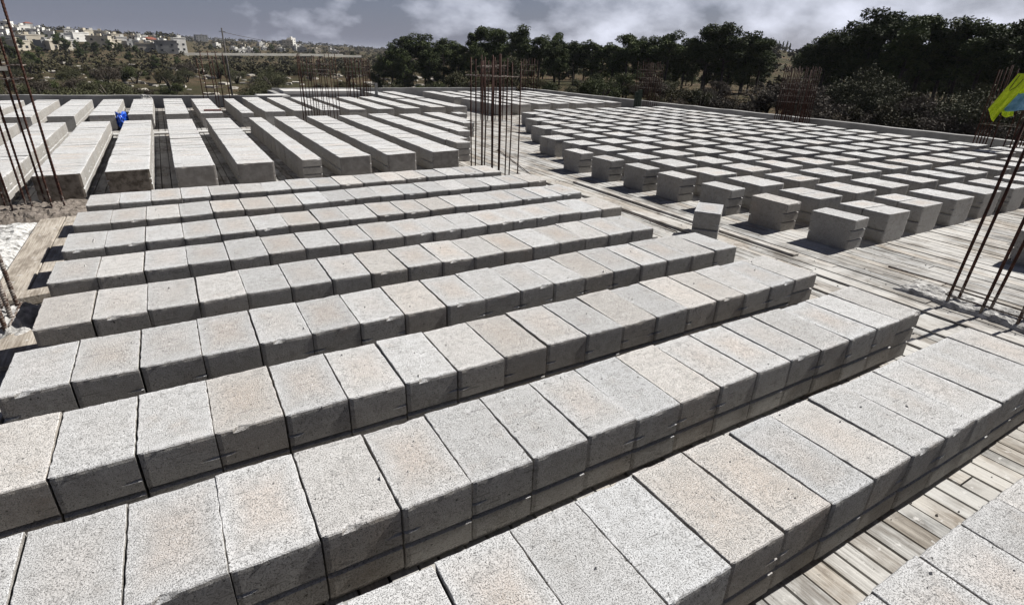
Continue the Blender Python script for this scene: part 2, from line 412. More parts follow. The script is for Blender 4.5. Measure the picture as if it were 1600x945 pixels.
# ------------------------------------------------------------------ concrete blocks
# one block: 0.40 m between the grooved faces (+-Y), 0.226 m between the plain faces (+-X)
PROFILE = {
 'tall': [(0, .020), (.030, .020), (.033, .001), (.112, .001), (.116, .026), (.130, .026), (.133, 0), (.171, 0), (.177, 0), (.183, 0), (.230, 0), (.258, 0), (.269, .001), (.2735, .004), (.275, .008)],
 'banded': [(0, .012), (.080, .012), (.083, .028), (.092, .028), (.095, .006), (.170, .006), (.174, .026), (.183, .026), (.187, 0), (.230, 0), (.258, 0), (.269, .001), (.2735, .004), (.275, .008)]}
def block_mesh(kind, seed, fine=True):
    rg = random.Random(seed); b = MB(); hx, hy = 0.1138, 0.20
    nx, ny = (12, 18) if fine else (1, 1)
    per = [(-1+2*i/nx, -1, 'y') for i in range(nx)] + [(1, -1+2*i/ny, 'x') for i in range(ny)] + \
          [(1-2*i/nx, 1, 'y') for i in range(nx)] + [(-1, 1-2*i/ny, 'x') for i in range(ny)]
    n = len(per); wob = [rg.gauss(0, 1) for _ in per]; wob2 = [rg.gauss(0, 1) for _ in per]
    chip = [0.0]*n
    if fine:
        for _ in range(rg.choice([0, 0, 1, 1])):
            c = rg.randrange(n); chip[c] = rg.uniform(.004, .011)
            chip[(c+1) % n] = chip[c]*rg.uniform(.3, .9)
    tilt = (rg.gauss(0, .0022), rg.gauss(0, .0022)) if fine else (0, 0)
    notch = [rg.random() < .62 for _ in range(4)] if kind == 'tall' else [0]*4
    prev = None
    for z, ins in PROFILE[kind]:
        ring = []
        xi = ins*.45 if z > .26 else 0.0
        for i, (u, v, s_) in enumerate(per):
            x, y = u*(hx - xi), v*(hy - (ins*.25 if abs(u) == 1 and .113 < z < .1305 else ins))
            if fine:
                amp = 0.0008 if z < .265 else 0.0011
                if s_ == 'y': y += 0 if z < .265 else (wob[i]*amp)*(-v)*.8
                else: x += wob[i]*amp*(-u)*(.12 if z < .265 else .8)
                if z > .265: x -= u*chip[i]*(1 if abs(u) == 1 else 0); y -= v*chip[i]*(1 if abs(v) == 1 else 0)
                if z == .177 and abs(v) == 1:
                    q = (0 if u < 0 else 1) + (0 if v < 0 else 2); d = 1-abs(u)
                    if notch[q] and d < .34: y -= v*(.034 if d < .05 else .020 if d < .2 else .008)*(1 if u < 0 else .35)
            if u == -1 and abs(v) == 1 and z < .272: x -= u*.0045; y -= v*.003
            zz = z
            if fine and z > .225: zz += tilt[0]*u + tilt[1]*v + (wob2[i]*.0005 if z < .274 else 0)
            ring.append(b.vert((x, y, zz)))
        if prev:
            for k in range(n): b.face(prev[k], prev[(k+1) % n], ring[(k+1) % n], ring[k])
        else: b.face(*ring[::-1])
        prev = ring
    b.face(*prev)
    return b
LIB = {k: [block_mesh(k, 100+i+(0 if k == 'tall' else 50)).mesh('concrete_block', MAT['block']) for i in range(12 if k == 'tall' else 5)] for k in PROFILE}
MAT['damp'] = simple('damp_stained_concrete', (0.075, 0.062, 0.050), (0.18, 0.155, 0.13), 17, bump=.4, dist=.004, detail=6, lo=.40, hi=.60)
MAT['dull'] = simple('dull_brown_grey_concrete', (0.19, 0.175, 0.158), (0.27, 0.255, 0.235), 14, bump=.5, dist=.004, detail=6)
def end_mesh(seed, mat):                                # same block, its outer plain face stained
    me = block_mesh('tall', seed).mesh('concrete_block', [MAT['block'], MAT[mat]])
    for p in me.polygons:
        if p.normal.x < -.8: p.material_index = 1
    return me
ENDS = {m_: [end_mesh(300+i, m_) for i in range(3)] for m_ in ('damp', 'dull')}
COARSE = {k: block_mesh(k, 0, False) for k in PROFILE}

BL = []   # every block: x, y (centre), rz, kind, label, group, z
def add(x, y, rz=0.0, kind='tall', label='', group='', z=DECK): BL.append([x, y, rz, kind, label, group, z])
G1 = 'blocks of the cross rows by the camera'; G2 = 'blocks of the long rows on the village side'
G3 = 'paired blocks of the chequered field'; G4 = 'blocks of the far rows by the corner'
YF = [5.586, 4.956, 4.324, 3.7195, 3.0907, 2.4623, 1.842, 1.2152, 0.5948, -0.0291]
X0 = [-0.732, -0.760, -0.760, -0.761, -0.738, -0.760, -0.761, -0.777, -0.772, -0.749]
for k in range(10):
    n = 18; row = 10-k
    for j in range(n):
        last = j == n-1
        xx = X0[k] + (j+.5)*.23
        if xx + .115 > 3.40: continue
        lab = 'speckled grey block, %s from the walkway end of the %s cross row from the camera' % (nth(n-j), nth(row))
        add(xx + rnd.gauss(0, .0013), YF[k] + .20 + rnd.gauss(0, .0016) + .004*math.sin(j*.7+k), rnd.gauss(0, .0035), 'banded' if (last and k in (6, 7)) else 'tall', lab, G1)
# long rows on the village side (blocks turned a quarter, grooves face the gaps)
rowA = [-3.14, -2.52, -1.90, -1.29, -0.69, -0.06, 0.56, None, 1.725, 2.335, 2.965, 3.60, 4.22, 4.85, 5.48]
endA = {3.60: 8.12, 4.22: 9.36, 4.85: 10.46, 5.48: 12.05}
def turned(x, y, lab, grp): add(x, y, math.pi/2 + rnd.gauss(0, .008), 'tall', lab, grp)
no = 0
for i, xl in enumerate(rowA):
    num = len(rowA) - i
    if xl is None:
        y = 7.12; j = 0
        while y + .4 < 12.1:
            add(1.395, y+.2, rnd.gauss(0, .006), 'banded', 'narrow-set block, %s from the near end of the slim row between two wide rows' % nth(j+1), G2); y += .405; j += 1
        continue
    y = endA.get(xl, 7.10); j = 0
    while y + .23 < 12.08:
        turned(xl+.2, y+.115, 'pale block, %s from the near end of the %s long row from the walkway' % (nth(j+1), nth(num)), G2)
        if j == 0:
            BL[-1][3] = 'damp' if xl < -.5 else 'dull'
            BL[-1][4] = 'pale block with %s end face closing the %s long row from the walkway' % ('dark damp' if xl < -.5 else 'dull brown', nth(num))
        y += .2315; j += 1
    if xl in endA:
        add(xl+.125, endA[xl]-.205, rnd.gauss(0, .01), 'banded', 'single banded block stepping out before the %s long row from the walkway' % nth(num), G2)
rowB = [(-3.75, 0), (-3.12, 0), (-2.50, 0), (-1.88, 0), (-1.27, 0), (-0.67, 0), (-0.06, 0), (0.54, 0), (1.725, 0), (2.32, 0), (2.9, 0), (3.49, 0), (4.15, 0), (4.80, 0), (5.54, 1), (6.14, 1)]
for i, (xl, t) in enumerate(rowB):
    y, ye = (12.98 if xl < 2 else 13.1, 16.86 if xl < 1.6 else 17.0) if not t else (13.3, 15.9); j = 0
    while y + .23 < ye + .03:
        turned(xl+.2, y+.115, 'pale block, %s from the near end, %s row of the second tier from the corner' % (nth(j+1), nth(len(rowB)-i)), G2); y += .2315; j += 1
y = 12.9; j = 0
while y + .4 < 16.9: add(1.38, y+.2, 0, 'banded', 'narrow-set block, %s from the near end of the slim second tier row' % nth(j+1), G2); y += .405; j += 1
for xl in (5.58, 6.20):
    y = 16.2; j = 0
    while y < 18.9: turned(xl+.2, y+.115, 'pale block, %s in the last tier row at %s' % (nth(j+1), 'the boards' if xl < 6 else 'the corner'), G2); y += .2315; j += 1
for i in range(7):
    for t, (ya, yb) in enumerate(((13.56, 15.9), (16.3, 19.0))):
        y = ya; j = 0
        while y + .23 < yb+.05:
            turned(7.57+.645*i+.2, y+.115, 'white-topped block, %s from the near end of the %s row, %s tier by the corner' % (nth(j+1), nth(i+1), 'near' if t == 0 else 'far'), G4)
            y += .2315; j += 1
# chequered field
RB = [2.93, 3.58, 4.22, 4.85, 5.45, 6.08, 6.72, 7.34, 7.98, 8.60, 9.23, 9.87, 10.46, 11.07, 11.63, 12.15]
START = [0]*8 + [0, 1, 1, 2, 2, 3, 3, 4]
SINGLE = 7
for i, yb in enumerate(RB):
    for c in range(START[i], 13):
        if i >= 3 and c > 10: continue
        xl = 5.42 + .66*c - .032*(yb-2.9) + rnd.gauss(0, .008); yy = yb + rnd.gauss(0, .008)
        if xl + .42 > wall_x(yy) - .25: continue
        if (i, c) == (1, 10): continue
        for h_ in (0, 1):
            add(xl+.205, yy - .116 - .2315*h_, math.pi/2 + rnd.gauss(0, .010), 'tall',
                '%s block of the %s pair from the walkway in the %s chequered row' % (('rear', 'front')[h_], nth(c+1), nth(i+1)), G3)
    if i < SINGLE:
        xl = 4.93 - .018*i
        add(xl+.115, yb - .24 + rnd.gauss(0, .01), rnd.gauss(0, .02), 'banded', 'lone banded block on the walkway side of the %s chequered row' % nth(i+1), 'lone blocks along the walkway')
# block at the frame edge beyond the bent bars
add(6.10, 1.50, R(6), 'tall', 'shaded block standing alone beyond the tall bent bars', 'lone blocks along the walkway')
# shadows and counts: rank by size in the picture
def px_area(B):
    x, y, rz, kind, *_ , z = B
    c, s_ = math.cos(rz), math.sin(rz); P = []
    for u, v in ((-.113, -.2), (.113, -.2), (.113, .2), (-.113, .2)):
        q = project((x + u*c - v*s_, y + u*s_ + v*c, z + H))
        if q is None: return 0
        P.append(q)
    cxm = sum(q[0] for q in P)/4; cym = sum(q[1] for q in P)/4
    ins = sum(1 for q in P if -5 < q[0] < 1605 and -5 < q[1] < 950)
    if ins == 0: return 0
    a = abs(sum(P[i][0]*P[(i+1) % 4][1] - P[(i+1) % 4][0]*P[i][1] for i in range(4)))/2
    return a*ins/4
def block_tint(rg):
    b = rg.uniform(.84, 1.10); w_ = rg.choice([0, 0, 0, .01, .02, .04, -.01])
    return (b*(1+w_*.9), b*(1-w_*.25), b*(1-w_*1.5))
tr = random.Random(11)
for B in BL:
    t_ = block_tint(tr)
    if B[5] in (G2, G4): t_ = tuple(.5*c + .62 for c in t_)      # cleaner, paler blocks over there
    elif B[5] == G3: t_ = tuple(.6*c + .46 for c in t_)
    B.append(t_)
BL.sort(key=lambda B: -(px_area(B[:7]) + (9e5 if B[3] in ('damp', 'dull') and px_area(B[:7]) > 0 else 0)))
NEAR_N = 300
fb = MB(); fr = random.Random(5)
for i, (x, y, rz, kind, lab, grp, z, tint) in enumerate(BL):
    if i < NEAR_N:
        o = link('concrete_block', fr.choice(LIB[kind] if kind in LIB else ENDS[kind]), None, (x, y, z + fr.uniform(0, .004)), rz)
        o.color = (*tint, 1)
        if tint[0]/tint[2] > 1.06: lab = lab.replace('speckled grey', 'pinkish buff', 1)
        tag(o, lab, 'building block', grp)
    else:
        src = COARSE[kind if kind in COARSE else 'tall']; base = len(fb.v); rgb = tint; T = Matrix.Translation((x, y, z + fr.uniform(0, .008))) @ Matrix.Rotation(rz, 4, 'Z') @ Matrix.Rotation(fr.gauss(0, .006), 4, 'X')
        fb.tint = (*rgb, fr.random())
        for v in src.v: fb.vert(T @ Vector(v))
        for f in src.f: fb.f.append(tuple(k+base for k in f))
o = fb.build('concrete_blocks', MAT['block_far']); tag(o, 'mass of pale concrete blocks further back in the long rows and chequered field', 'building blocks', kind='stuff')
# the block stood on end in the walkway
o = link('concrete_block', block_mesh('tall', 77).mesh('concrete_block', MAT['block']), None, (4.10, 3.35, DECK), R(-53)); o.color = (.92, .93, .95, 1)
tag(o, 'single grey block left askew on the plank walkway between the two fields', 'building block')

# crumbs broken off the blocks, on the boards and here and there on the block tops
cb = MB(); cg_ = random.Random(91)
for i in range(1500):
    if i % 9:
        x_, y_ = cg_.uniform(-.9, 9), abs(cg_.gauss(0, 1))*3.2; z_ = DECK + .002
        if cg_.random() < .4: x_, y_ = cg_.gauss(4.1, .5), cg_.uniform(.2, 8)
    else: x_, y_ = cg_.uniform(-.7, 3.3), cg_.choice(YF) + cg_.uniform(.02, .38); z_ = .003
    a_ = cg_.choice([.003, .004, .005, .006, .009]); cb.tint = (1, 1, 1, cg_.random())
    b0 = [cb.vert((x_ + a_*math.cos(t)*cg_.uniform(.6, 1.3), y_ + a_*math.sin(t)*cg_.uniform(.6, 1.3), z_ - .004)) for t in (0, 1.5, 3.1, 4.6)]
    tp = cb.vert((x_, y_, z_ + a_*cg_.uniform(.6, 1.1)))
    for k in range(4): cb.face(b0[k], b0[(k+1) % 4], tp)
tag(cb.build('crumbs', MAT['mortar']), 'pale crumbs and chips of concrete scattered on boards and blocks', 'crumbs', kind='stuff')

# ------------------------------------------------------------------ steel cages
def ribbed(b, p0, p1, rad, pitch, n=7):
    p0, p1 = Vector(p0), Vector(p1); Ln = (p1-p0).length; k = int(Ln/pitch); pts = []; rads = []
    for i in range(k+1):
        t = i*pitch/Ln
        for dt, rr_ in ((0, rad), (.45, rad), (.55, rad*1.16), (.9, rad*1.16)):
            pts.append(p0.lerp(p1, min(1, t+dt*pitch/Ln))); rads.append(rr_)
    b.tube(pts, rads, n)
def cage(loc, bars, stirrups, label, hgt, rad=.008, ribs=None, lean=(0, 0), mat='rust', name='rebar_cage', tilts=.006, srad=.005, group='starter bar cages rising from the slab'):
    """bars: list of (dx, dy[, height]); stirrups: list of (z, x0, x1, y0, y1)."""
    t = empty(name, (loc[0], loc[1], DECK)); tag(t, label, 'rebar cage', group)
    cr = random.Random(int(loc[0]*100 + loc[1]*10))
    for bb in bars:
        dx, dy = bb[:2]; hh = bb[2] if len(bb) > 2 else hgt + cr.uniform(-.05, .04)
        ex, ey = lean[0]*hh + cr.gauss(0, tilts)*hh, lean[1]*hh + cr.gauss(0, tilts)*hh
        m = MB(); p0 = (dx, dy, -.02); p1 = (dx+ex, dy+ey, hh)
        if ribs: ribbed(m, p0, p1, rad, ribs)
        else:
            mid = (dx+ex*.5+cr.gauss(0, .006), dy+ey*.5+cr.gauss(0, .006), hh*.5); m.tube([p0, mid, p1], rad, 6)
        m.build('bar', MAT[mat], t, smooth=True)
    for st in stirrups:
        z, x0, x1, y0, y1 = st; lx, ly = lean[0]*z, lean[1]*z
        m = MB(); d = cr.uniform(-.02, .02)
        P = [(x0, y0, z), (x1, y0, z+d), (x1, y1, z+d), (x0, y1, z), (x0, y0, z+.004), (x0+.05, y0+.05, z-.01)]
        m.tube([(a+lx, b_+ly, c) for a, b_, c in P], srad, 5); m.build('stirrup', MAT['rust_pale'], t)
    return t
def rect_bars(w_, d_, nx, ny):
    out = []
    for i in range(nx):
        for y in (0, d_): out.append((w_*i/(nx-1), y))
    for j in range(1, ny-1):
        for x in (0, w_): out.append((x, d_*j/(ny-1)))
    return out
def circ(n, r): return [(r*math.cos(2*math.pi*i/n), r*math.sin(2*math.pi*i/n)) for i in range(n)]
# by the slab's village-side margin, at the end of the cross rows
cage((-1.62, 6.62), [(0.60, 0, 1.9), (0.56, .20, 1.9), (.50, .02, 1.7), (.43, .21, 1.75), (.36, 0, 1.66), (.28, .20, 1.7), (.21, .02, 1.6), (.13, .20, 1.65), (.04, 0, 1.6), (-.05, .2, 1.6)],
     [(1.20, -.08, .62, -.01, .22), (1.28, -.08, .60, 0, .22), (.04, -.08, .62, -.01, .22)], 'tall rusty bars rising from dark mortar beside the far cross rows', 1.75, rad=.0085, mat='rust', ribs=.03)
cage((-.985, 3.70), [(.0, .34, 1.2), (-.015, .22, 1.2), (.012, .11, 1.2), (.0, .0, 1.2), (-.05, .27, 1.2), (-.04, .14, 1.2)], [(.06, -.06, .02, 0, .35)],
     'ribbed bars at the tan planks by the sixth cross row', 1.2, rad=.011, ribs=.014, mat='rust_pale')
# slim cages further off
cage((3.15, 6.20), [(0, 0), (.09, 0), (.14, .03), (.235, 0), (.252, .012), (.33, 0), (.347, .01), (.43, 0), (.50, .02), (.60, -.03), (.10, .30), (.26, .31), (.40, .30)],
     [(1.265, .0, .60, .0, .26), (1.36, .15, .45, .04, .24)], 'rust-brown cage standing between cross rows and the plank walkway', 1.47, rad=.0085, srad=.006, tilts=.004)
cage((2.40, 12.25), rect_bars(.55, .32, 6, 2) + [(-.07, .0), (-.02, .02), (.62, 0), (.68, .02)], [(1.13, .12, .62, 0, .33), (1.22, .12, .62, 0, .33), (1.06, .1, .6, 0, .33)],
     'rusty cage between the two tiers of long rows', 1.38, rad=.007)
cage((6.66, 12.45), rect_bars(.52, .36, 6, 3), [(1.12, 0, .52, 0, .36), (.95, 0, .52, 0, .36), (1.2, 0, .52, 0, .36)], 'rusty cage at the far end of the plank walkway', 1.34, rad=.0085)
cage((4.72, 17.35), rect_bars(.60, .4, 7, 3), [(.92, 0, .6, 0, .4), (.82, 0, .6, 0, .4), (1.04, 0, .6, 0, .4)], 'dense rusty cage beside the pale boards at the slab edge', 1.3, rad=.009)
cage((0.95, 16.98), [(0, 0, 1.36), (.17, 0, 1.38), (.24, .2, 1.25), (.34, .02, 1.37), (.50, 0, 1.33), (-.10, .18, 1.2)], [(.52, 0, .45, 0, .2), (1.17, -.08, .42, 0, .2)],
     'thin open group of bars at the edge nearest the village pole', 1.35, rad=.011)
cage((12.12, 19.55), rect_bars(.5, .4, 5, 3), [(1.15, 0, .5, 0, .4), (.95, 0, .5, 0, .4)], 'faint reddish cage at the far corner of the slab', 1.38, rad=.010)
cage((12.40, 13.2), rect_bars(.62, .42, 8, 3), [(1.12, 0, .62, 0, .42), (.98, 0, .62, 0, .42), (.85, 0, .62, 0, .42), (1.2, 0, .62, 0, .42), (.7, 0, .62, 0, .42)],
     'dense reddish cage rising beside the dark post at the slab edge', 1.4, rad=.009)
cage((12.66, 8.35), rect_bars(.56, .55, 8, 4) + [(.1, .2), (.3, .3), (.42, .15), (.2, .4)],
     [(1.18, 0, .56, 0, .55), (1.06, 0, .56, 0, .55), (.94, 0, .56, 0, .55), (.8, 0, .56, 0, .55), (.66, 0, .56, 0, .55)], 'thick reddish cage standing midway along the pine side edge', 1.42, rad=.010)
vcage = cage((12.32, 4.05), rect_bars(.52, .55, 5, 3), [(1.05, 0, .52, 0, .55), (.62, 0, .52, 0, .55)], 'rusty cage carrying the yellow vest at the slab edge', 1.55, rad=.010)
# near, tall bars crossing the frame edge, lashed in pairs over a mortar pad
bb = [(0, 0), (.15, -.01), (.0, -.20), (.13, -.205), (0, -.40), (.13, -.40), (.01, -.60), (.13, -.60)]
cage((4.40, 1.47), [(a, b_, 1.38-.02*k) for k, (a, b_) in enumerate(bb)], [(.075, -.012, .12, -.62, .02)], 'tall paired rust-brown bars rising from the mortar pad by the walkway', 1.38, rad=.0095, ribs=None, srad=.006, mat='rust', lean=(.14, 0), tilts=.004)

# mortar and screed patches
def patch(name, mat, x0, x1, y0, y1, z, amp, label, cat, seed, nx=34, ny=34, falloff=.16):
    m = MB(); g = []; pr_ = random.Random(seed)
    for j in range(ny+1):
        rw = []
        for i in range(nx+1):
            u, v = i/nx, j/ny
            e = min(u, 1-u, v, 1-v)/falloff; e = max(0, min(1, e)) ** .6
            jx = (vnoise(v*9+seed, seed)-.5)*.05; jy = (vnoise(u*9+seed, 3+seed)-.5)*.05
            hgt = amp*(.35 + .9*vnoise(u*(x1-x0)*34+seed, v*(y1-y0)*34) + .35*vnoise(u*(x1-x0)*90+seed, v*(y1-y0)*90))
            rw.append(m.vert((x0 + (x1-x0)*u + jx, y0 + (y1-y0)*v + jy, z - .012*(1-e) + hgt*e)))
        g.append(rw)
    for j in range(ny):
        for i in range(nx): m.face(g[j][i], g[j][i+1], g[j+1][i+1], g[j+1][i])
    rim = [g[0][i] for i in range(nx+1)] + [g[j][nx] for j in range(1, ny+1)] + [g[ny][i] for i in range(nx-1, -1, -1)] + [g[j][0] for j in range(ny-1, 0, -1)]
    low = [m.vert((m.v[k][0], m.v[k][1], z-.03)) for k in rim]
    for k in range(len(rim)): m.face(rim[k], low[k], low[(k+1) % len(rim)], rim[(k+1) % len(rim)])
    o = m.build(name, MAT[mat], smooth=False); tag(o, label, cat); return o
patch('mortar_pad', 'mortar', 4.37, 4.66, .55, 1.80, DECK+.012, .022, 'rough pale mortar pad around the feet of the tall paired bars', 'mortar', 4, 22, 70, .10)
patch('mortar_bed', 'mortar_dark', -2.3, -.80, 6.28, 6.98, DECK+.012, .05, 'dark damp mortar bed around the tall rusty bars', 'mortar', 8, 70, 34)
patch('screed_patch', 'plaster', -2.6, -1.20, 3.9, 6.3, DECK+.012, .03, 'bright rough screed beside the two tan planks', 'screed', 2, 50, 80, .05)
patch('mortar_lump', 'mortar', -1.20, -.90, 3.64, 4.12, DECK+.02, .06, 'small pale mortar lump around the ribbed bars', 'mortar', 6, 20, 24, .3)
# tan planks at the village-side ends of the cross rows
def board(x0, x1, y0, y1, z0, z1, label, mat='plank_warm', rz=0, name='plank', cat='plank', tint=1.0):
    m = MB(); m.tint = (tint, tint, tint, rnd.random()); cx_, cy_ = (x0+x1)/2, (y0+y1)/2
    a, b_ = (x1-x0)/2, (y1-y0)/2; c = .003
    # slightly eased edges
    lo = [(-a, -b_), (a, -b_), (a, b_), (-a, b_)]; r0 = [m.vert((x, y, 0)) for x, y in lo]; r1 = [m.vert((x, y, z1-z0-c)) for x, y in lo]
    r3 = [m.vert((x*(1-c/a), y*(1-c/b_), z1-z0)) for x, y in lo]
    m.face(*r0[::-1]); m.face(*r3)
    for A, B in ((r0, r1), (r1, r3)):
        for k in range(4): m.face(A[k], A[(k+1) % 4], B[(k+1) % 4], B[k])
    o = m.build(name, MAT[mat], loc=(cx_, cy_, z0), rz=rz); tag(o, label, cat); return o
board(-.985, -.80, 4.42, 6.45, DECK+.006, DECK+.03, 'tan plank right against the ends of the cross rows, under their shadows', tint=1.25)
board(-1.18, -.995, 4.30, 6.50, DECK+.006, DECK+.028, 'tan plank lying between its twin and the bright screed', tint=1.2)
board(-1.06, -.80, 4.17, 4.30, DECK+.01, DECK+.065, 'short timber offcut lying across the end of the tan planks', rz=R(10), tint=1.15)
board(-1.15, -.80, 3.28, 3.70, DECK+.006, DECK+.03, 'short tan board beside the end of the sixth cross row', rz=R(3), tint=1.25)
board(-.80, -.77, 2.2, 4.2, DECK+.004, DECK+.012, 'thin dark lath lying along the ends of the middle cross rows', tint=.5)
# loose boards and bars on the walkway
for k, (x_, y0_, y1_, lb) in enumerate([(3.62, 3.5, 7.2, 'long grey lath lying along the walkway behind the askew block'), (4.02, 3.2, 6.6, 'narrow bleached board in the middle of the walkway'),
                                     (4.36, 2.6, 5.8, 'pale board along the lone banded blocks')]):
    board(x_, x_+.07, y0_, y1_, DECK+.004, DECK+.022, lb, mat='plank', rz=R((-1.2, .8, -.5)[k]), tint=(.8, 1.1, 1.2)[k])
def loose_bar(p0, p1, label):
    m = MB(); p0, p1 = Vector(p0), Vector(p1); md = p0.lerp(p1, .5) + Vector((.01, .015, 0)); m.tube([p0, md, p1], .0065, 6)
    o = m.build('loose_bar', MAT['rust'], smooth=True); tag(o, label, 'steel bar', 'loose bars lying on the walkway')
loose_bar((3.95, 3.55, DECK+.012), (4.02, 4.75, DECK+.012), 'thin dark bar lying on the walkway by the third lone block')
loose_bar((4.72, 1.35, DECK+.05), (4.70, 2.02, DECK+.05), 'short bar poking out of the mortar pad towards the chequered field')
loose_bar((4.05, 6.2, DECK+.012), (4.75, 8.5, DECK+.012), 'long thin bar lying behind the walkway cage')
for k in range(3):
    board(3.52+.30*k, 3.62+.30*k, -.4+.35*k, 1.9+.2*k, DECK+.004, DECK+.012, ('worn deck board by the nearest row end', 'worn deck board one step from the row ends', 'worn deck board close to the mortar pad')[k], mat='plank', tint=1.1)
# cross boards in the gap between the two tiers and behind
m_i = 0
board(-3.2, 3.9, 12.18, 12.36, DECK+.006, DECK+.03, 'pale board crossing the gap between the two tiers of long rows', mat='white_board')
# timber guard rail tied to two cages
def beam(p0, p1, hw, hh, name, mat, label, cat):
    p0, p1 = Vector(p0), Vector(p1); d = p1-p0; m = MB(); a = hw
    m.box(0, d.length, -a, a, -hh, hh); o = m.build(name, MAT[mat]); o.location = p0
    o.rotation_euler = (0, -math.asin(d.z/d.length), math.atan2(d.y, d.x)); tag(o, label, cat); return o
beam((.62, 17.35, 1.01), (4.62, 17.5, 1.075), .05, .028, 'guard_rail', 'rail', 'long pale timber rail tied across the thin edge bars', 'rail')
beam((4.10, 17.62, 1.04), (5.2, 17.66, 1.055), .05, .026, 'guard_rail', 'rail', 'shorter pale timber rail ending at the dense cage', 'rail')
# pale formwork boards outside the jog
board(3.05, 5.35, 18.4, 19.4, -.02, .06, 'large pale formwork board lying behind the second tier', mat='white_board', rz=R(-2), name='formwork_board', cat='board')
board(2.2, 3.0, 17.35, 18.0, -.04, .01, 'small pale formwork board at the inner corner of the edge', mat='white_board', rz=R(4), name='formwork_board', cat='board')
m = MB()
for y0_ in (0, .13): m.box(-.045, .045, y0_, y0_+.10, 0, .66 if y0_ == 0 else .60)
o = m.build('timber_post', MAT['green_post'], loc=(12.16, 13.1, DECK)); tag(o, 'short dark timber post standing at the edge by the reddish cage', 'post')
beam((5.55, 17.55, -.25), (5.56, 17.55, .33), .03, .04, 'timber_post', 'wall', 'short pale upright stub next to the dense cage', 'post')
o = board(1.0, 1.0+.32, 13.42, 13.47, .002, .03, 'small reddish brown stick lying on top of a long row', mat='red', rz=R(-8), name='stick', cat='stick'); o.location = (.78, 13.35, .008)
beam((-4.2, 6.72, .99), (-1.12, 6.66, 1.0), .022, .022, 'wood_prop', 'rail', 'pale wooden stick resting on the stirrup of the tall rusty bars', 'stick')

# crumpled blue bag between two long rows
def blob(name, mat, seed, sx, sy, sz, amp, loc, label, cat, nu=28, nv=18):
    m = MB(); g = []
    for j in range(nv+1):
        rw = []; th = math.pi*j/nv
        for i in range(nu):
            ph = 2*math.pi*i/nu; d = Vector((math.sin(th)*math.cos(ph), math.sin(th)*math.sin(ph), math.cos(th)))
            k = 1 + amp*(vnoise(d.x*3.3+seed, d.y*3.3+d.z*2.7+seed)-.5) + amp*.7*abs(vnoise(d.x*7+seed, d.z*7+d.y*6)-.5)
            rw.append(m.vert((d.x*sx*k, d.y*sy*k, max(0, sz*(d.z*k+.9)))))
        g.append(rw)
    for j in range(nv):
        for i in range(nu): m.face(g[j][i], g[j+1][i], g[j+1][(i+1) % nu], g[j][(i+1) % nu])
    o = m.build(name, MAT[mat], loc=loc); tag(o, label, cat); return o
blob('plastic_bag', 'blue', 3, .085, .16, .13, 1.1, (-.79, 13.15, DECK+.03), 'crumpled bright blue plastic bag wedged between two long rows', 'bag')
o = blob('cement_bag', 'wall', 9, .14, .2, .13, .6, (-.45, 17.2, DECK+.08), 'grey lump of debris against the edge behind the long rows', 'debris')

# hi-vis vest hung on the last cage
def vest():
    vx, vy = polar(px_az(1591, 117), 12.9)
    t = empty('hi_vis_vest', (vx, vy, S + 12.9*elev(1590, 115)), R(-68)); t.scale = (.80, .80, .98); tag(t, 'neon yellow hi-vis vest with blue back hung over the edge cage', 'vest')
    def cloth(name, mat, outline, yoff, folds, seed, ht=.60, skew=0, thick=.012, n=26, m_=30):
        b = MB(); F = []
        for side in (0, 1):
            g = []
            for j in range(m_+1):
                v = j/m_; xl, xr = outline(v); rw = []
                for i in range(n+1):
                    u = i/n; x_ = xl + (xr-xl)*u
                    fold = folds*(math.sin(u*13+seed+v*2.2) + .5*math.sin(u*29+seed*2-v*3))*(.25+v) + .02*(vnoise(u*5+seed, v*5)-.5)
                    z_ = -ht*v - skew*v*u + .02*math.sin(u*5+seed)*v
                    rw.append(b.vert((x_, yoff + fold + (thick if side else 0) - .06*math.sin(min(1, v*3)*1.57), z_)))
                g.append(rw)
            F.append(g)
        A, Bq = F
        for j in range(m_):
            for i in range(n):
                b.face(A[j][i], A[j][i+1], A[j+1][i+1], A[j+1][i]); b.face(Bq[j][i], Bq[j+1][i], Bq[j+1][i+1], Bq[j][i+1])
        for j in range(m_):
            b.face(A[j][0], A[j+1][0], Bq[j+1][0], Bq[j][0]); b.face(A[j][n], Bq[j][n], Bq[j+1][n], A[j+1][n])
        for i in range(n):
            b.face(A[0][i], Bq[0][i], Bq[0][i+1], A[0][i+1]); b.face(A[m_][i], A[m_][i+1], Bq[m_][i+1], Bq[m_][i])
        o = b.build(name, MAT[mat], t, smooth=True); return o
    cloth('sleeve_panel', 'neon', lambda v: (-.01-.28*v, .20-.30*v+.03*math.sin(v*5)), -.07, .030, 1, ht=.60, skew=.17)
    cloth('front_panel', 'neon', lambda v: (.12-.04*v, .50), -.01, .030, 5, ht=.30)
    bp = cloth('back_panel', 'vest_blue', lambda v: (.17-.26*v, .50), 0.0, .035, 4, ht=.36); bp.location = (0, 0, -.22)
    hp = cloth('hem_panel', 'neon', lambda v: (-.06+.03*v, .14+.02*v), .03, .03, 9, ht=.11, skew=.02, m_=8); hp.location = (0, 0, -.56)
    b = MB(); b.tube([(.02, -.15, -.03), (-.02, -.165, -.12), (-.06, -.17, -.24), (-.05, -.17, -.27), (.03, -.17, -.21), (.10, -.165, -.08)], .006, 6); b.build('trim', MAT['trim'], t)
    return t
MAT['neon'] = simple('neon_yellow_mesh', (0.50, 0.62, 0.02), (0.66, 0.80, 0.05), 30, rough=.7, bump=.2, dist=.003)
MAT['vest_blue'] = simple('faded_blue_cloth', (0.10, 0.24, 0.38), (0.22, 0.40, 0.55), 16, rough=.8)
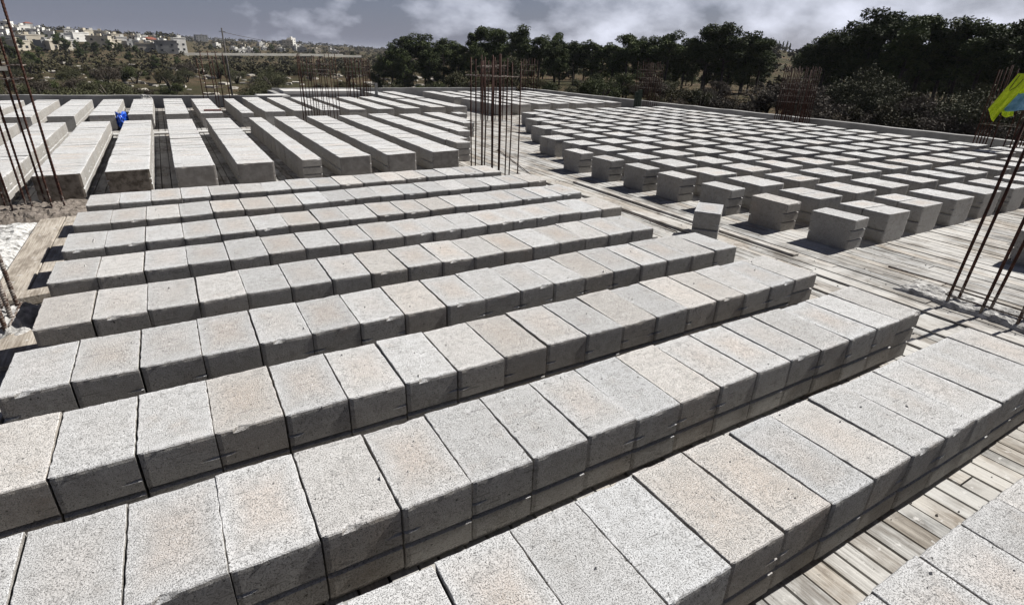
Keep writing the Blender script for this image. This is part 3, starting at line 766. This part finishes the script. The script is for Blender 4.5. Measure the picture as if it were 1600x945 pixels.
MAT['trim'] = simple('dark_trim', (0.02, 0.025, 0.02), (0.04, 0.045, 0.03), 20)
vest()

# ------------------------------------------------------------------ vegetation
def puff(b, c, rad, n, leaf, rg, squash=.75, long=1.0, shell=.55):
    c = Vector(c)
    for _ in range(n):
        d = Vector((rg.gauss(0, 1), rg.gauss(0, 1), rg.gauss(0, 1))).normalized()
        k = (shell + (1-shell)*rg.random()) * (1 + .22*math.sin(d.x*5+c.x*3)*math.sin(d.y*4+c.z*2))
        p = c + Vector((d.x, d.y, d.z*squash))*rad*k
        s = leaf*rg.uniform(.6, 1.35); e1 = Vector((rg.gauss(0, 1), rg.gauss(0, 1), rg.gauss(0, 1)*.8)).normalized(); e2 = e1.orthogonal().normalized()
        e2 = (Matrix.Rotation(rg.uniform(0, 6.28), 3, e1) @ e2)
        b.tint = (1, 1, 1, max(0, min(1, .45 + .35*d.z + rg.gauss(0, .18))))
        q = [b.vert(p + e1*s*long*.5), b.vert(p + e2*s*.5), b.vert(p - e1*s*long*.5), b.vert(p - e2*s*rg.uniform(.2, .5))]
        b.face(*q)
def pine_meshes(seed, h, spread, bare=.35):
    rg = random.Random(seed); tk = MB(); cr = MB(); tk.tint = (1, 1, 1, 0)
    bend = rg.uniform(-.4, .4); top = Vector((bend, rg.uniform(-.3, .3), h*.80))
    path = [Vector((0, 0, -.6)), Vector((bend*.1, 0, h*.2)), Vector((bend*.5, .1, h*.5)), top]
    tk.tube(path, [h*.022, h*.018, h*.012, h*.004], 7)
    for i in range(rg.randint(15, 19)):
        f = rg.uniform(bare, .97); base = path[1].lerp(path[2], min(1, (f-.2)/.3)) if f < .5 else path[2].lerp(path[3], (f-.5)/.5)
        a = rg.uniform(0, 6.28) if i > 4 else i*1.3; prof = (1 - ((f-.62)/.5)**2); reach = spread*max(.25, prof)*rg.uniform(.45, 1.05)
        tip = Vector((base.x + math.cos(a)*reach, base.y + math.sin(a)*reach, base.z + h*rg.uniform(.03, .12)))
        tk.tube([base, base.lerp(tip, .5) + Vector((0, 0, -h*.01)), tip], [h*.007, h*.004, h*.0015], 5)
        for s in range(rg.choice([2, 3, 3])):
            c = tip.lerp(base, rg.uniform(-.05, .45)) + Vector((rg.gauss(0, .3), rg.gauss(0, .3), rg.gauss(0, .28)))
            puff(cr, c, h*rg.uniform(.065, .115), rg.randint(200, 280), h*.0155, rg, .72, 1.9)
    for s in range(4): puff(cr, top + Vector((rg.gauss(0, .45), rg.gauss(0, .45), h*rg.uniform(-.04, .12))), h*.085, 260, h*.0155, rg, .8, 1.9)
    return tk.mesh('trunk', MAT['bark'], True), cr.mesh('crown', MAT['pine'])
PINES = [pine_meshes(40+i, 10, (2.5, 3.1, 2.7, 3.5, 2.9, 3.3)[i], (.30, .34, .22, .42, .28, .36)[i]) for i in range(6)]
PINES_LOW = [pine_meshes(140+i, 10, (3.6, 4.0, 3.3)[i], .10) for i in range(3)]
def bush_meshes(seed, mat, wd, ht, leaf, twiggy=False):
    rg = random.Random(seed); b = MB(); s_ = MB()
    for i in range(5):
        a = rg.uniform(0, 6.28); s_.tube([(0, 0, -.3), (math.cos(a)*.12*wd, math.sin(a)*.12*wd, ht*.3), (math.cos(a)*.3*wd, math.sin(a)*.3*wd, ht*.6)], [.05*ht, .035*ht, .015*ht], 5)
    for i in range(13):
        a = rg.uniform(0, 6.28); r = wd*.5*math.sqrt(rg.random())*.85; zz = ht*(.30 + .50*rg.random()*(1 - (r/(wd*.5))**2*.6))
        puff(b, (math.cos(a)*r, math.sin(a)*r, zz), ht*rg.uniform(.17, .27), 620 if not twiggy else 330, leaf*(.34 if not twiggy else .42), rg, .85, 1.4 if not twiggy else 5.0, .35)
    return s_.mesh('stem', MAT['bark'], True), b.mesh('foliage', MAT[mat])
BUSH = {'olive': [bush_meshes(60+i, 'olive', 3.6, 3.0, .20) for i in range(3)], 'bush': [bush_meshes(70+i, 'bush', 3.4, 2.0, .18) for i in range(3)],
        'dry': [bush_meshes(80+i, 'dry', 3.2, 2.4, .10, True) for i in range(2)], 'green_bush': [bush_meshes(90, 'green_bush', 3.2, 2.2, .18)]}
def plant(name, meshes, names, x, y, sc_, label, cat, group, sz=None, dz=0):
    t = empty(name, (x, y, ground(x, y) + dz), rnd.uniform(0, 6.28)); t.scale = (sc_, sc_, sz or sc_)
    tag(t, label, cat, group)
    for me, nm in zip(meshes, names): link(nm, me, t)
    return t
# pines: (compass degrees, distance, height)
# (azimuth read off the photo at column px, tree-top row py, distance)
PT = [(612, 70, 118), (636, 52, 112), (664, 55, 110), (692, 62, 108), (716, 64, 104), (752, 42, 102), (778, 46, 99), (812, 43, 96), (842, 54, 98), (868, 64, 95), (897, 66, 92), (925, 62, 92),
      (958, 66, 90), (980, 54, 88), (1012, 60, 88), (1042, 48, 86), (1070, 62, 88), (1102, 40, 84), (1132, 38, 83), (1165, 48, 84), (1188, 60, 86),
      (1265, 62, 84), (1290, 46, 82), (1322, 44, 80), (1352, 16, 78), (1378, 22, 82), (1412, 26, 74), (1440, 25, 76), (1474, 34, 78), (1500, 28, 76), (1535, 30, 74), (1562, 40, 80), (1592, 32, 72), (1640, 34, 72), (1690, 30, 74)]
pl = []
for i, (px, py, d) in enumerate(PT):
    a = px_az(px, 100); x_, y_ = polar(a, d); zt = S + d*elev(px, py); g = ground(x_, y_)
    hh = (zt - g)*1.0/1.0
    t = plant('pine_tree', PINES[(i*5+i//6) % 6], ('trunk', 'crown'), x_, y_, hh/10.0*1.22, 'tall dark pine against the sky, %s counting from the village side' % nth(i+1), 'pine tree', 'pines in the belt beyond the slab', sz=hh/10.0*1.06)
# second, lower line of trees closing the belt
br = random.Random(21); cnt = 0
for i in range(62):
    px = 596 + i*17.5 + br.uniform(-8, 8)
    if 1198 < px < 1256: continue
    cnt += 1
    d = 98 - 18*(i/62) + br.uniform(-5, 22); a = px_az(px, 120); x_, y_ = polar(a, d)
    plant('pine_tree', PINES_LOW[br.randrange(3)], ('trunk', 'crown'), x_, y_, br.uniform(.50, .80), 'lower dark pine filling the belt, %s counting from the village side' % nth(cnt), 'pine tree', 'lower pines filling the belt')
# scrub at the foot of the pines
cnt = {'olive': 0, 'bush': 0, 'dry': 0, 'green_bush': 0}
items = []
for i in range(58):
    px = 575 + i*18.6 + br.uniform(-8, 8); f = (px-575)/1050
    d = 72 - 22*f + br.uniform(-9, 6); kind = br.choice(['bush', 'bush', 'olive', 'dry', 'dry'] if px > 1000 else ['bush', 'olive', 'bush', 'green_bush'])
    items.append((px, d, kind, br.uniform(.8, 1.45)*(1 + .25*f)))
# village side plain
for i in range(66):
    px = -40 + br.random()*660; d = 52 + 150*br.random()**1.1
    kind = br.choice(['olive', 'olive', 'bush', 'bush', 'olive', 'green_bush', 'dry'])
    items.append((px, d, kind, br.uniform(.7, 1.15)*(1 + d/260)))
items += [(250, 62, 'green_bush', 1.25), (72, 74, 'green_bush', 1.2), (180, 66, 'olive', 1.2), (395, 60, 'olive', 1.2), (430, 58, 'bush', 1.1), (300, 56, 'bush', .9)]
LBL = {'olive': 'grey-green olive tree', 'bush': 'rounded olive-brown scrub bush', 'dry': 'leafless brown thorn bush', 'green_bush': 'fresh green rounded bush'}
items.sort()
for px, d, kind, s in items:
    cnt[kind] += 1; x_, y_ = polar(px_az(px, 110), d)
    plant('olive_tree' if kind == 'olive' else 'bush', br.choice(BUSH[kind]), ('stem', 'foliage') if kind != 'olive' else ('trunk', 'crown'), x_, y_, s,
          '%s beyond the slab, %s of its kind counting from the village side' % (LBL[kind], nth(cnt[kind])), 'olive tree' if kind == 'olive' else 'bush', 'scrub and olives around the building')
# far scrub on the slopes: many small dark clumps, beyond counting
m = MB(); fs = random.Random(33)
for i in range(3400):
    a = fs.uniform(-16, 26) if i % 3 else fs.uniform(26, 78); d = 190*math.exp(fs.random()*2.0) if a < 26 else fs.uniform(110, 420)
    x_, y_ = polar(a, d); z_ = ground(x_, y_); s = fs.uniform(.8, 2.0)*(1 + d/900)
    puff(m, (x_, y_, z_ + s*.5), s, 26, s*.42, fs, .65, 1.3, .25)
tag(m.build('far_scrub', MAT['bush']), 'dark scrub and distant trees scattered over the slopes', 'scrub', kind='stuff')
# pale rocks and terraces on the plain
m = MB()
for i in range(420):
    a = fs.uniform(-14, 24); d = fs.uniform(70, 260); x_, y_ = polar(a, d); z_ = ground(x_, y_); s = fs.uniform(.15, .7)*(1+d/300)
    T = Matrix.Translation((x_, y_, z_ + s*.08)) @ Matrix.Rotation(fs.uniform(0, 3), 4, 'Z') @ Matrix.Rotation(fs.uniform(-.3, .3), 4, 'X')
    P = [m.vert(T @ Vector((u*s*fs.uniform(.7, 1.4), v*s*fs.uniform(.5, 1), w_*s*.32))) for w_ in (-1, 1) for v in (-1, 1) for u in (-1, 1)]
    for q in ((0, 2, 3, 1), (4, 5, 7, 6), (0, 1, 5, 4), (2, 6, 7, 3), (0, 4, 6, 2), (1, 3, 7, 5)): m.face(*[P[k] for k in q])
MAT['rock'] = simple('pale_limestone', (0.22, 0.20, 0.17), (0.48, 0.45, 0.40), 1.5, bump=.5, dist=.1)
tag(m.build('rubble', MAT['rock']), 'pale limestone rubble strewn over the plain', 'rubble', kind='stuff')

# ------------------------------------------------------------------ village
MAT['house_w'] = simple('white_plaster', (0.62, 0.60, 0.55), (0.78, 0.77, 0.73), .4, bump=0)
MAT['house_c'] = simple('cream_stone', (0.42, 0.38, 0.30), (0.56, 0.51, 0.42), .4, bump=0)
MAT['house_g'] = simple('grey_render', (0.22, 0.22, 0.22), (0.32, 0.32, 0.31), .4, bump=0)
MAT['window_dark'] = simple('dark_window', (0.02, 0.022, 0.026), (0.05, 0.055, 0.06), 1, rough=.3, bump=0)
MAT['tiles'] = simple('red_roof_tiles', (0.16, 0.055, 0.04), (0.26, 0.10, 0.07), .8, bump=0)
hr = random.Random(17)
WALLN = {'house_w': 'white', 'house_c': 'cream', 'house_g': 'grey'}
def house(px, py, d, wd, ht, mat, red=False, label=None, dep=None):
    """px, py: column and row of the foot of the house in the photo's own directions; d metres away, standing on the slope."""
    wd *= .55; ht = max(2.8, ht*.45) if ht < 20 else ht*.40
    a_, e_ = px_az(px, py), elev(px, py); dn = 270.0
    while dn < 1600:                      # walk along the sight line until it meets the slope
        x_, y_ = polar(a_, dn)
        if ground(x_, y_) >= S + dn*e_: break
        dn += 6
    else: dn = d; x_, y_ = polar(a_, dn)
    k_ = max(.6, min(1.8, dn/d)); wd = min(wd*k_, dn*.027); ht = min(ht*k_, dn*.020); d = dn; z_ = ground(x_, y_)
    t = empty('house', (x_, y_, z_), hr.uniform(-.5, .5) + .25); tag(t, label, 'house', 'houses of the hillside village')
    dep = dep or wd*hr.uniform(.7, 1.0)
    b = MB(); b.box(-wd/2, wd/2, -dep/2, dep/2, -5, ht); b.build('wall', MAT[mat], t)
    if red:
        b = MB(); e = [b.vert(v) for v in ((-wd*.54, -dep*.54, ht), (wd*.54, -dep*.54, ht), (wd*.54, dep*.54, ht), (-wd*.54, dep*.54, ht), (-wd*.2, 0, ht+wd*.2), (wd*.2, 0, ht+wd*.2))]
        for q in ((0, 1, 5, 4), (1, 2, 5), (2, 3, 4, 5), (3, 0, 4), (3, 2, 1, 0)): b.face(*[e[k] for k in q])
        b.build('roof', MAT['tiles'], t)
    else:
        b = MB(); k = .18
        b.box(-wd/2-.15, wd/2+.15, -dep/2-.15, -dep/2+k, ht-.1, ht+.35); b.box(-wd/2-.15, wd/2+.15, dep/2-k, dep/2+.15, ht-.1, ht+.35)
        b.box(-wd/2-.15, -wd/2+k, -dep/2+k, dep/2-k, ht-.1, ht+.35); b.box(wd/2-k, wd/2+.15, -dep/2+k, dep/2-k, ht-.1, ht+.35)
        b.build('parapet', MAT[mat], t)
        b = MB(); sx = hr.uniform(-.2, .2)*wd; b.box(sx-.9, sx+.9, -1.0, 1.2, ht-.05, ht+1.5); b.build('stair_head', MAT[mat], t)
    fl = max(1, int(ht/2.5))
    for f in range(fl):
        nw = max(2, int(wd/3.4))
        for i in range(nw):
            cxm = -wd/2 + (i+.5)*wd/nw
            b = MB(); b.box(cxm-.55, cxm+.55, -dep/2-.06, -dep/2+.05, f*2.5+.9, f*2.5+1.9); b.build('window', MAT['window_dark'], t)
        b = MB(); b.box(wd/2-.05, wd/2+.06, -.6, .6, f*2.5+.9, f*2.5+1.9); b.build('window', MAT['window_dark'], t)
    return t
HS = [  # px, foot py, distance, width, height, material, red roof
 (3, 58, 330, 9, 6, 'house_w', 0), (13, 48, 430, 9, 9, 'house_w', 0), (36, 49, 440, 10, 6, 'house_w', 0), (26, 70, 300, 12, 4, 'house_g', 0), (46, 49, 470, 7, 9, 'house_g', 1),
 (62, 52, 470, 9, 5, 'house_w', 0), (79, 60, 420, 8, 7, 'house_w', 0), (48, 68, 310, 14, 4, 'house_c', 0), (56, 66, 330, 7, 6, 'house_w', 0), (108, 54, 520, 9, 7, 'house_w', 0),
 (112, 65, 400, 12, 7, 'house_w', 0), (123, 65, 410, 15, 9, 'house_w', 0), (136, 58, 480, 12, 8, 'house_c', 0), (146, 58, 500, 10, 8, 'house_w', 0), (159, 60, 500, 13, 9, 'house_c', 0),
 (168, 60, 520, 8, 5, 'house_w', 0), (158, 76, 330, 15, 10, 'house_c', 0), (182, 66, 470, 12, 9, 'house_c', 0), (192, 73, 400, 9, 10, 'house_w', 0), (88, 78, 290, 22, 4, 'house_c', 0),
 (208, 63, 560, 10, 6, 'house_c', 0), (222, 64, 540, 14, 6, 'house_w', 0), (236, 70, 450, 14, 6, 'house_c', 1), (247, 69, 470, 8, 9, 'house_w', 0), (230, 82, 340, 16, 8, 'house_c', 0),
 (262, 84, 340, 22, 12, 'house_g', 0), (282, 82, 350, 10, 14, 'house_w', 0), (205, 74, 420, 12, 5, 'house_g', 0), (218, 73, 420, 8, 7, 'house_w', 0),
 (297, 62, 900, 16, 7, 'house_w', 0), (315, 65, 900, 26, 16, 'house_g', 0), (341, 66, 900, 20, 9, 'house_g', 0), (364, 83, 620, 9, 9, 'house_w', 0), (372, 84, 560, 14, 7, 'house_w', 0), (381, 83, 600, 8, 5, 'house_w', 0),
 (391, 84, 600, 14, 6, 'house_w', 0), (379, 75, 900, 14, 9, 'house_c', 0), (408, 73, 900, 14, 10, 'house_w', 0), (416, 76, 900, 10, 10, 'house_c', 0), (450, 76, 850, 22, 24, 'house_c', 0), (457, 76, 840, 14, 30, 'house_w', 0),
 (444, 75, 860, 16, 20, 'house_g', 0), (464, 80, 780, 9, 12, 'house_w', 0), (471, 80, 800, 12, 13, 'house_w', 0), (518, 82, 800, 10, 6, 'house_w', 0), (525, 84, 780, 14, 6, 'house_w', 0), (433, 82, 700, 10, 5, 'house_c', 0)]
for k in range(46):
    px = hr.uniform(0, 285) if k % 4 else hr.uniform(300, 560); f = hr.random()
    lo, hi = (80, 50 + px*.06) if px < 290 else (84, 70 + (px-300)*.03)
    HS.append((px, lo + (hi-lo)*f, 330 + 330*f if px < 290 else 500 + 420*f, hr.uniform(8, 15), hr.uniform(5, 9), hr.choice(['house_w', 'house_w', 'house_c', 'house_g']), 0))
for n_, (px, py, d, wd, ht, mt, red) in enumerate(sorted(HS)):
    lb = '%s %s%s in the village, %s house from the tall rusty bars' % ('red-roofed' if red else 'flat-roofed', WALLN[mt], ' block' if ht > 8 else ' house', nth(n_+1))
    if ht > 20: lb = 'tall %s tower block on the far ridge, %s house from the tall rusty bars' % (WALLN[mt], nth(n_+1))
    house(px, py, d, wd, ht, mt, red, lb)
# cypresses
m1, m2 = MB(), MB(); cg = random.Random(4)
m1.tube([(0, 0, -.5), (0, 0, 2)], [.2, .12], 6)
for k in range(14): puff(m2, (cg.gauss(0, .12), cg.gauss(0, .12), .8+k*.62), .95*math.sin(math.pi*min(1, (k+2)/15.5))*1.0+.12, 55, .42, cg, 1.1, 1.5, .3)
CY = (m1.mesh('trunk', MAT['bark'], True), m2.mesh('crown', MAT['pine']))
for k, (px, d, s) in enumerate([(249, 420, .95), (101, 330, .8), (92, 380, .9), (1211, 400, .42), (1217, 400, .50), (1224, 400, .55), (1230, 400, .62), (1235, 400, .55)]):
    x_, y_ = polar(px_az(px, 70), d); plant('cypress_tree', CY, ('trunk', 'crown'), x_, y_, s,
        'slim dark cypress on the far slope, %s counting from the tall rusty bars' % nth(sorted([249, 101, 92, 1211, 1217, 1224, 1230, 1235]).index(px)+1), 'cypress tree', 'cypresses on the slopes')
for k, (px, py, d, hh) in enumerate([(5, 66, 350, 7), (70, 58, 420, 7), (118, 68, 340, 8), (135, 70, 340, 7), (150, 68, 400, 7), (170, 72, 380, 8), (188, 80, 320, 8), (212, 82, 320, 7), (222, 76, 400, 6), (255, 78, 380, 6), (232, 74, 420, 7), (90, 66, 330, 12), (30, 62, 330, 8), (105, 72, 320, 9), (150, 80, 300, 9), (175, 76, 300, 9), (60, 74, 280, 7), (125, 84, 260, 8), (200, 86, 250, 7), (275, 90, 240, 6), (15, 78, 240, 9), (45, 86, 200, 8), (240, 90, 220, 7), (330, 82, 500, 9), (400, 86, 420, 9), (425, 84, 500, 10), (490, 86, 450, 9), (550, 86, 420, 9)]):
    x_, y_ = polar(px_az(px, py), d)
    plant('pine_tree', PINES[k % 6], ('trunk', 'crown'), x_, y_, hh/14, 'dark tree among the village houses, %s counted by distance' % nth(1+k), 'tree', 'trees among the village houses')
# leaning pole and wire
x_, y_ = polar(px_az(353, 90), 95); z_ = ground(x_, y_)
t = empty('utility_pole', (x_, y_, z_)); tag(t, 'thin dark leaning pole with wires on the plain before the village', 'utility pole')
topz = S + 95*elev(346, 44) - z_; tx, ty = polar(px_az(346, 44), 95)
b = MB(); b.tube([(0, 0, -.5), (tx-x_, ty-y_, topz)], [.14, .09], 8); b.build('pole', MAT['pole'], t, True)
b = MB(); b.tube([(tx-x_-.4, ty-y_, topz-.45), (tx-x_+.4, ty-y_, topz-.45)], .035, 6); b.build('crossarm', MAT['pole'], t)
ax, ay = tx, ty; az_ = z_ + topz - .5; ex, ey = polar(px_az(640, 74), 150); ez = S + 150*elev(640, 74)
m = MB(); pts = []
for i in range(25):
    f = i/24; pts.append((ax + (ex-ax)*f, ay + (ey-ay)*f, az_ + (ez-az_)*f - 4*1.6*f*(1-f)))
m.tube(pts, .035, 5); tag(m.build('overhead_wire', MAT['pole']), 'thin sagging wire running from the leaning pole to the pines', 'wire')

# ------------------------------------------------------------------ air
hm = bpy.data.materials.new('pale_air'); hm.use_nodes = True; ht_ = hm.node_tree; ht_.nodes.clear()
out = ht_.nodes.new('ShaderNodeOutputMaterial'); pv = ht_.nodes.new('ShaderNodeVolumePrincipled')
pv.inputs['Color'].default_value = (0.86, 0.90, 1.0, 1); pv.inputs['Density'].default_value = 0.00009; pv.inputs['Anisotropy'].default_value = 0.0
ht_.links.new(pv.outputs[0], out.inputs['Volume'])
zmax = max(p[2] for p in tb.v); zmin = min(p[2] for p in tb.v); rmax = max(math.hypot(p[0], p[1]) for p in tb.v)
b = MB(); b.box(-rmax-5, rmax+5, -rmax-5, rmax+5, min(zmin, -7)-1, zmax+25); tag(b.build('haze', hm), kind='stuff')
